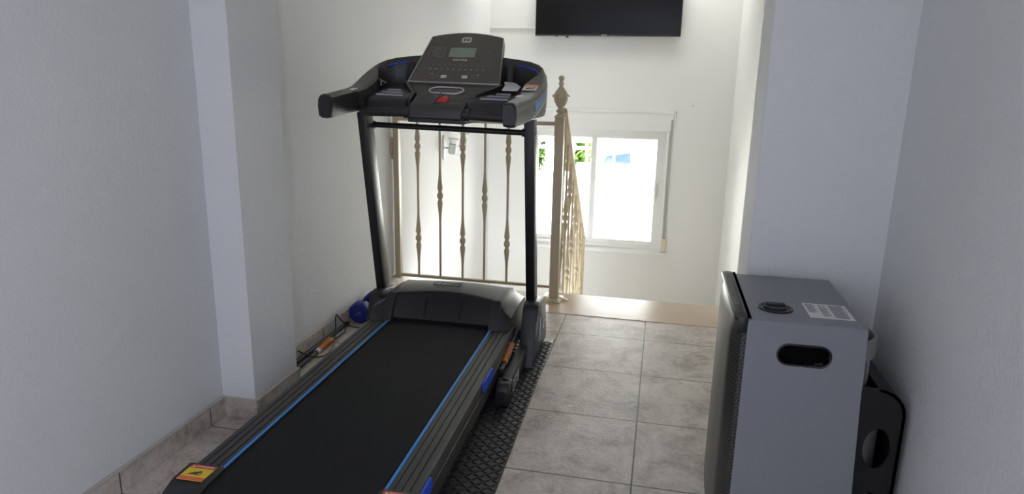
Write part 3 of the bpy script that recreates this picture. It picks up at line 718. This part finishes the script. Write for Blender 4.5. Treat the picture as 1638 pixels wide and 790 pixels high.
q = B(); q.box((.302, 1.008, tray_z(1.008)+.003), (.372, 1.016, tray_z(1.008)+.0045)); 
for k in range(5): q.box((.300, .93+.015*k, tray_z(.935+.015*k)+.003), (.305, .937+.015*k, tray_z(.935+.015*k)+.0045))
con(q, 'printed_border', 'warn_red', TY)
pp = B(); pp.loft([[(.245, .83, 1.262+d), (.315, .835, 1.262+d), (.322, .885, 1.280+d), (.250, .885, 1.285+d)] for d in (0, .0015)]); pp.loft([[(.247, .885, 1.286+d), (.322, .885, 1.281+d), (.300, .865, 1.296+d), (.25, .862, 1.300+d)] for d in (0, .0012)])
po = pp.xf(W).out('folded_leaflet', 'white'); po.location = TO; po.rotation_euler = (0, 0, RZ); tag(po, 'folded white paper leaflet lying in the right tray of the treadmill console', 'leaflet')
# keys / small clip in the left tray
kk = B(); kk.tube([(-.395, .93, 1.300), (-.36, .90, 1.286), (-.33, .885, 1.276)], .003, 8); kk.tube([(-.362, .902, 1.287), (-.360, .895, 1.262)], .0035, 8)
con(kk, 'tray_clip', 'silver')
for u in range(6):
    con(B().box((-.30-.012*u, 1.035, 1.30), (-.294-.012*u, 1.037, 1.345)), 'tray_marking', mat('marking%d' % u, (.10, .12, .16), .5))
# blue side badge on the outer right shell
def side_pt(y, f):
    for a, b_ in zip(ST[:10], ST[1:11]):
        if a[1] <= y <= b_[1]:
            t_ = (y-a[1])/(b_[1]-a[1]); x = a[0]+(b_[0]-a[0])*t_; z1 = a[2]+(b_[2]-a[2])*t_; z0 = a[3]+(b_[3]-a[3])*t_
            z = z0+(z1-z0)*f; e = .004*abs(2*f-1); return (x-e+.0018, y, z)
    return (ST[10][0], y, 1.3)
def side_strip(y0, y1, f0, f1, m, name, par, d=0):
    lo = []; 
    for k in range(9):
        y = y0+(y1-y0)*k/8; a = side_pt(y, f0[0]+(f0[1]-f0[0])*k/8); b_ = side_pt(y, f1[0]+(f1[1]-f1[0])*k/8)
        lo.append([(a[0]+d, a[1], a[2]), (b_[0]+d, b_[1], b_[2]), (b_[0]+d-.003, b_[1], b_[2]), (a[0]+d-.003, a[1], a[2])])
    return con(B().loft(lo), name, m, par, False)
SB = side_strip(.64, .93, (.10, .72), (.70, .80), 'white', 'side_badge', None, -.0002)
side_strip(.645, .92, (.18, .73), (.68, .775), 'dark_grey', 'badge_fill', SB, .0004)
side_strip(.650, .85, (.34, .66), (.64, .72), mat('badge_blue', (.10, .26, .70), .4), 'badge_stripe', SB, .0010)
side_strip(.650, .87, (.26, .63), (.29, .65), 'white', 'badge_line', SB, .0010)

# ------------------------------------------------------------------ poles, cable, dumbbell on the floor by the left wall
def pole(x0, y0, x1, y1, label, ring):
    t_ = thing('pole', label, 'pole', (x0, y0, .0125), math.atan2(-(x1-x0), y1-y0), 'black poles by the left wall')
    L1 = math.hypot(x1-x0, y1-y0)
    B().tube([(0, 0, 0), (0, L1, 0)], .0115, 14).out('shaft', 'black_gloss', t_, True)
    if ring:
        B().lathe([(.012, .315), (.0150, .316), (.0150, .385), (.0172, .388), (.0172, .445), (.012, .450)], (0, 0, .003), (0, 1, 0), 18).out('collar', 'orange', t_, True, 40)
        B().lathe([(.0122, .285), (.0140, .286), (.0140, .315), (.0122, .316)], (0, 0, .001), (0, 1, 0), 18).out('collar_label', 'white', t_, True, 40)
    return t_
pole(-1.548, 2.50, -1.566, 3.10, 'black pole with an orange collar lying along the left wall', True)
pole(-1.590, 2.50, -1.592, 3.20, 'plain black pole lying tight against the left skirting tiles', False)
cb_ = B(); P3 = [(-1.62, 2.702, .052), (-1.60, 2.703, .046), (-1.563, 2.704, .034), (-1.522, 2.717, .020), (-1.503, 2.774, .009), (-1.514, 2.859, .006), (-1.545, 2.955, .012), (-1.572, 3.020, .036), (-1.590, 3.058, .062), (-1.598, 3.084, .098), (-1.588, 3.104, .070), (-1.566, 3.132, .030), (-1.537, 3.160, .010), (-1.491, 3.167, .006), (-1.42, 3.17, .006), (-1.30, 3.2, .006)]
def smooth_path(P, n=6):
    P = [Vector(p) for p in P]; o = []
    for i in range(len(P)-1):
        p0, p1, p2, p3 = P[max(i-1, 0)], P[i], P[i+1], P[min(i+2, len(P)-1)]
        for k in range(n):
            t_ = k/n; o.append(.5*((2*p1)+(p2-p0)*t_+(2*p0-5*p1+4*p2-p3)*t_*t_+(3*p1-p0-3*p2+p3)*t_**3))
    o.append(P[-1]); return o
co = cb_.tube(smooth_path(P3), .0035, 8).out('power_cable', 'black', None, True); tag(co, 'thin black power cable looping over the poles beside the left wall', 'cable')
db = thing('dumbbell', 'blue vinyl hexagonal dumbbell on the floor between the treadmill and left wall', 'dumbbell', (-1.548, 3.235, 0), 0)
def head(y0, y1, R=.062, n=8):
    b = B(); rings = []
    for y, k in ((y0, .80), (y0+.006, .92), (y0+.018, 1), (y1-.018, 1), (y1-.006, .92), (y1, .80)):
        rings.append([(R*k*math.cos(PI/n+2*PI*j/n), y, R*math.cos(PI/n)+R*k*math.sin(PI/n+2*PI*j/n)) for j in range(n)])
    return b.loft(rings)
zc = .062*math.cos(PI/8)
h1 = head(0, .075).out('weight_head', 'navy', db, True, 30); head(.185, .26).out('weight_head', 'navy', db, True, 30)
B().tube([(0, .07, zc), (0, .13, zc), (0, .19, zc)], [.016, .019, .016], 16).out('handle', 'navy', db, True)
text('5 kg', .020, ((.0, -.0004, zc), (.8, 0, .6), (-.6, 0, .8)), 'lettering', 'grey_ink', h1)

# ------------------------------------------------------------------ gas heater
HT = thing('gas_heater', 'grey portable gas heater with black perforated front standing beside the right wall', 'heater', (0, 0, 0))
y0, y1, zt0, zb0 = 1.71, 2.155, .730, .075
xb = lambda z: .522+.028*(.73-z)/.65
hx0 = .243
cs2 = B()
# near side panel with its handle hole
hole = rrect(.384, .646, .126, .054, .0268, 8)
hp = B(); plate_hole(hp, 'y', y0, y0+.004, (hx0, .56, .5275, .722), hole)
hp.bm.verts.ensure_lookup_table()
hp.prism([(hx0, zb0), (xb(zb0), zb0), (.5275, .56), (hx0, .56)], 'y', y0, y0+.004)
for v in hp.bm.verts:
    if v.co.x > .52 and v.co.z > .60: v.co.x = xb(v.co.z)
# top sheet with rounded near and far edges, far panel
n_ = 6; prof = []
for k in range(n_+1):
    a = PI/2*k/n_; prof.append((y0+.012-.012*math.cos(a), zt0-.012+.012*math.sin(a)))
prof2 = [(y1-.012+.012*math.sin(PI/2*k/n_), zt0-.012+.012*math.cos(PI/2*k/n_)) for k in range(n_+1)]
hp.prism([(y0, .718)]+prof+prof2+[(y1, zb0), (y1-.004, zb0), (y1-.004, zt0-.006), (y0+.004, zt0-.006), (y0+.004, .718)], 'x', hx0, .5225)
CA = hp.out('casing', 'heater', HT, True, 30)
# pocket behind the handle hole and its black rim
q = B(); q.prism(rrect(.384, .646, .130, .058, .028, 8), 'y', y0+.030, y0+.045); q.out('handle_pocket', mat('pocket_black', (.002, .002, .002), .8, spec=.1), HT)
rm = B(); rm.tube([(x, y0-.0005, z) for x, z in hole+[hole[0]]], .0028, 8, False); rm.out('handle_rim', 'cover', HT, True)
# inner floor plate and front inner wall
q = B(); q.box((hx0, y0+.005, zb0), (.54, y1-.005, zb0+.006)); q.box((hx0, y0+.005, zb0), (hx0+.006, y1-.005, .72)); q.out('base_plate', 'cover', HT)
# black front: bowed perforated grille
gr = B(); secs = []
for z, e in ((.055, .012), (.065, .004), (.09, 0), (.66, 0), (.695, .002), (.718, .008), (.733, .020)):
    s_ = []
    for k in range(13):
        t_ = k/12; y = y0+.001+(y1-y0-.002)*t_; ed = min(t_, 1-t_)
        dep = .030+.012*math.sin(PI*t_) - (.018*(1-ed/.06)**2 if ed < .06 else 0)
        s_.append((hx0-dep+e, y, z))
    s_ += [(hx0-.0005, y1-.001, z), (hx0-.0005, y0+.001, z)]
    secs.append(s_)
gr.loft(secs); gr.out('front_grille', 'perf', HT, True, 50)
fc = B(); fc.box((hx0-.026, y0-.002, .690), (hx0-.001, y0+.012, .7345), .005); fc.box((hx0-.026, y1-.012, .690), (hx0-.001, y1+.002, .7345), .005); fc.box((hx0-.034, y0+.006, .722), (hx0-.001, y1-.006, .7355), .006)
fc.out('front_top_trim', 'cover', HT, True, 40)
sl_ = B()
for k in range(5): sl_.box((hx0-.030+.0055*k, y0+.03, .7352), (hx0-.0275+.0055*k, y1-.03, .7372), .0006)
sl_.out('vent_slats', 'black_gloss', HT)
vh = B()
for k in range(26):
    for j in range(3): vh.box((hx0-.0265+.0055*j, y0+.10+.010*k, .7350), (hx0-.0243+.0055*j, y0+.106+.010*k, .7362))
vh.out('vent_holes', 'grey_ink', HT)
# control knob
kn = B(); kn.lathe([(.046, 0), (.046, .002), (.043, .004), (.036, .004), (.034, .001), (.0001, .001)], (.322, 1.820, zt0), n=32); KN = kn.out('control_knob', 'cover', HT, True, 30)
B().lathe([(.030, 0), (.030, .006), (.027, .008), (.0001, .008)], (.322, 1.820, zt0+.001), n=28).out('dial', 'black', KN, True, 30)
B().box((.298, 1.814, zt0+.008), (.346, 1.826, zt0+.016), .003).out('dial_grip', 'black', KN)
# paper label with print
LB = B().box((.400, 1.768, zt0), (.508, 1.888, zt0+.0007)).out('instruction_label', 'white', HT)
q = B()
for k in range(16):
    yy = 1.877-.0066*k
    if k < 11: q.box((.4045, yy, zt0+.0007), (.4255+.004*math.sin(k*2.3), yy+.0022, zt0+.001))
    if 2 < k < 15: q.box((.436, yy, zt0+.0007), (.455+.003*math.sin(k*1.7), yy+.002, zt0+.001))
    q.box((.463, yy, zt0+.0007), (.498+.004*math.sin(k*2.9), yy+.0026, zt0+.001))
q.out('printed_lines', 'ink', LB)
text('GAS', .010, ((.446, 1.872, zt0+.0010), (1, 0, 0), (0, 1, 0)), 'lettering', 'ink', LB)
# rear black bottle guard with oval openings
RX0, RX1 = .540, .660
g_ = B()
for za, zb_ in ((.06, .295), (.295, .470)):
    zc_ = (za+zb_)/2; hh_ = (zb_-za)
    plate_hole(g_, 'y', 1.775, 1.783, (RX0, za, RX1, zb_), [(.603+.033*math.cos(a), zc_+hh_*.33*math.sin(a)) for a in [2*PI*k/24 for k in range(24)]])
toppoly = [(RX0, .470), (RX1, .470), (RX1, .480)]+[(RX1-.07+.07*math.cos(a), .480+.07*math.sin(a)) for a in [PI/2*k/6 for k in range(7)]]+[(RX0, .552)]
g_.prism(toppoly, 'y', 1.775, 1.783); g_.prism(toppoly, 'y', 2.095, 2.103); g_.box((RX0, 2.095, .06), (RX1, 2.103, .47))
g_.box((RX1-.008, 1.775, .06), (RX1, 2.103, .47)); 
tp = [(RX1, .47)]+[(RX1-.07+.07*math.cos(a), .480+.07*math.sin(a)) for a in [PI/2*k/6 for k in range(7)]]
tp2 = [(RX1-.07+(.062)*math.cos(a), .480+.062*math.sin(a)) for a in [PI/2*k/6 for k in range(7)]][::-1]+[(RX1-.008, .47)]
g_.prism(tp+tp2, 'y', 1.775, 2.103)
g_.out('rear_guard', 'cover', HT, True, 35)
for x in (.275, .52):
    for y in (1.76, 2.10):
        c_ = B(); c_.lathe([(.0001, -.011), (.024, -.011), (.027, -.007), (.027, .007), (.024, .011), (.0001, .011)], (x, y, .0275), (0, 1, 0), 18); c_.box((x-.012, y-.016, .03), (x+.012, y+.016, .0755), .003)
        c_.out('castor', 'cover', HT, True, 40)
# brackets so the front sits above the floor
bo_ = thing('gas_bottle', 'grey gas bottle with a round handle guard peeping out behind the heater', 'gas bottle', (.514, 1.935, .0815))
B().lathe([(.09, 0), (.125, .012), (.133, .05), (.133, .34), (.120, .39), (.085, .425), (.05, .435), (.0001, .437)], n=32).out('cylinder', 'bottle', bo_, True, 40)
cg = B(); cg.lathe([(.093, .505), (.099, .510), (.101, .545), (.097, .565), (.090, .565), (.086, .545), (.088, .510), (.093, .505)], n=32); cg.out('handle_ring', 'bottle', bo_, True, 40)
for k in range(4):
    a = PI/4+PI/2*k; q = B(); q.tube([(.085*math.cos(a), .085*math.sin(a), .415), (.094*math.cos(a), .094*math.sin(a), .45), (.093*math.cos(a), .093*math.sin(a), .515)], .006, 10); q.out('guard_bar', 'bottle', bo_, True)
B().lathe([(.016, .43), (.016, .455), (.028, .460), (.030, .49), (.022, .50), (.0001, .502)], n=18).out('regulator', 'cover', bo_, True, 40)

# ------------------------------------------------------------------ outside
gd = B().box((-16, YB+.25, -1.4), (14, 40, -1.2)).out('ground', 'terrace'); struct(gd)
FY = 11.0
pw = B().box((-6, FY, -1.2), (-1.35, FY+.2, -.14), .01).out('garden_wall', 'outw'); tag(pw, 'white rendered garden wall under the railings, seen at the left of the window', 'wall')
pw = B().box((-1.345, FY, -1.2), (-.48, FY+.2, .02), .01).out('garden_wall', 'outw'); tag(pw, 'higher white rendered garden wall in front of the parked car, outside the window', 'wall')
pw = B().box((-.475, FY-.02, -1.2), (3.5, FY+.22, 1.3), .01).out('garden_wall', 'outw'); tag(pw, 'tall white rendered wall right of the parked car, seen at the right of the window', 'wall')
fe = thing('garden_railing', 'white metal railing on top of the garden wall outside the window', 'railing', (0, FY+.1, 0))
for bx in (-3.17, -2.73, -2.29, -1.85, -1.41, -1.19, -.75): B().box((bx-.018, -.018, -.139 if bx < -1.35 else .021), (bx+.018, .018, 1.0), .003).out('bar', 'outw', fe)
B().box((-6, -.02, .24), (-.48, .02, .29), .003).out('rail', 'outw', fe); B().box((-6, -.02, .93), (-.48, .02, .98), .003).out('rail', 'outw', fe)
# pierced block wall nearer the window
pb = B()
for r_ in range(2):
    for k in range(5):
        cx, cz = -.82+.19*k, -.36+.19*r_
        plate_hole(pb, 'y', FY-.55, FY-.45, (cx-.094, cz-.094, cx+.094, cz+.094), [(cx+.060*math.cos(a), cz+.060*math.sin(a)) for a in [2*PI*j/16 for j in range(16)]])
pb.box((-.93, FY-.56, -1.2), (.05, FY-.44, -.455))
o_ = pb.out('pierced_block_wall', mat('pale_block', (.62, .60, .56), .8)); tag(o_, 'low wall of pale pierced blocks on the terrace outside the window', 'wall')
def bush(cx, cy, cz, rx, ry, rz, label, n=1500):
    t_ = thing('hedge', label, 'hedge', (cx, cy, -1.2), 0, 'green shrubs behind the garden railing')
    b = B(); rnd = random.Random(int(cx*100))
    for _ in range(n):
        while True:
            p = Vector((rnd.uniform(-1, 1), rnd.uniform(-1, 1), rnd.uniform(-1, 1)))
            if .45 < p.length < 1: break
        c = Vector((p.x*rx, p.y*ry, cz+1.2+p.z*rz)); u = Vector((rnd.gauss(0, 1), rnd.gauss(0, 1), rnd.gauss(0, 1))).normalized(); v = u.cross(Vector((0, 0, 1))).normalized(); s_ = rnd.uniform(.07, .13)
        b.face([c-u*s_, c+v*s_*.5, c+u*s_, c-v*s_*.5])
    b.out('foliage', 'leaf', t_)
    B().tube([(0, 0, 0), (.03, 0, .5), (0, .02, cz+1.2)], [.06, .05, .03], 10).out('trunk', mat('bark', (.16, .11, .07), .8), t_)
bush(-2.34, 12.2, .25, .30, .6, .9, 'bright green shrub outside the window, left of the newel post')
bush(-1.50, 12.2, .20, .28, .5, .85, 'bright green shrub outside the window, right of the newel post')
car = thing('car', 'blue parked car behind the white railing outside the window', 'car', (.55, 17.5, -1.2), 0)
cbm = B(); side = [(-1.9, .25), (-1.95, .55), (-1.85, .78), (-1.0, .92), (-.45, 1.36), (.75, 1.40), (1.45, .98), (1.95, .88), (2.0, .55), (1.95, .25)]
cbm.prism(side, 'y', -.8, .8, .05, 3); cbm.out('body', 'car', car, True, 40)
gw = B(); gw.prism([(-.82, .96), (-.38, 1.30), (.68, 1.33), (1.25, .98)], 'y', -.812, .812, .01); gw.out('windows', 'carglass', car)
for x in (-1.25, 1.3):
    for y in (-.72, .72): B().lathe([(.0001, -.1), (.2, -.1), (.31, -.08), (.31, .08), (.2, .1), (.0001, .1)], (x, y, .31), (0, 1, 0), 24).out('wheel', 'rubber', car, True, 40)
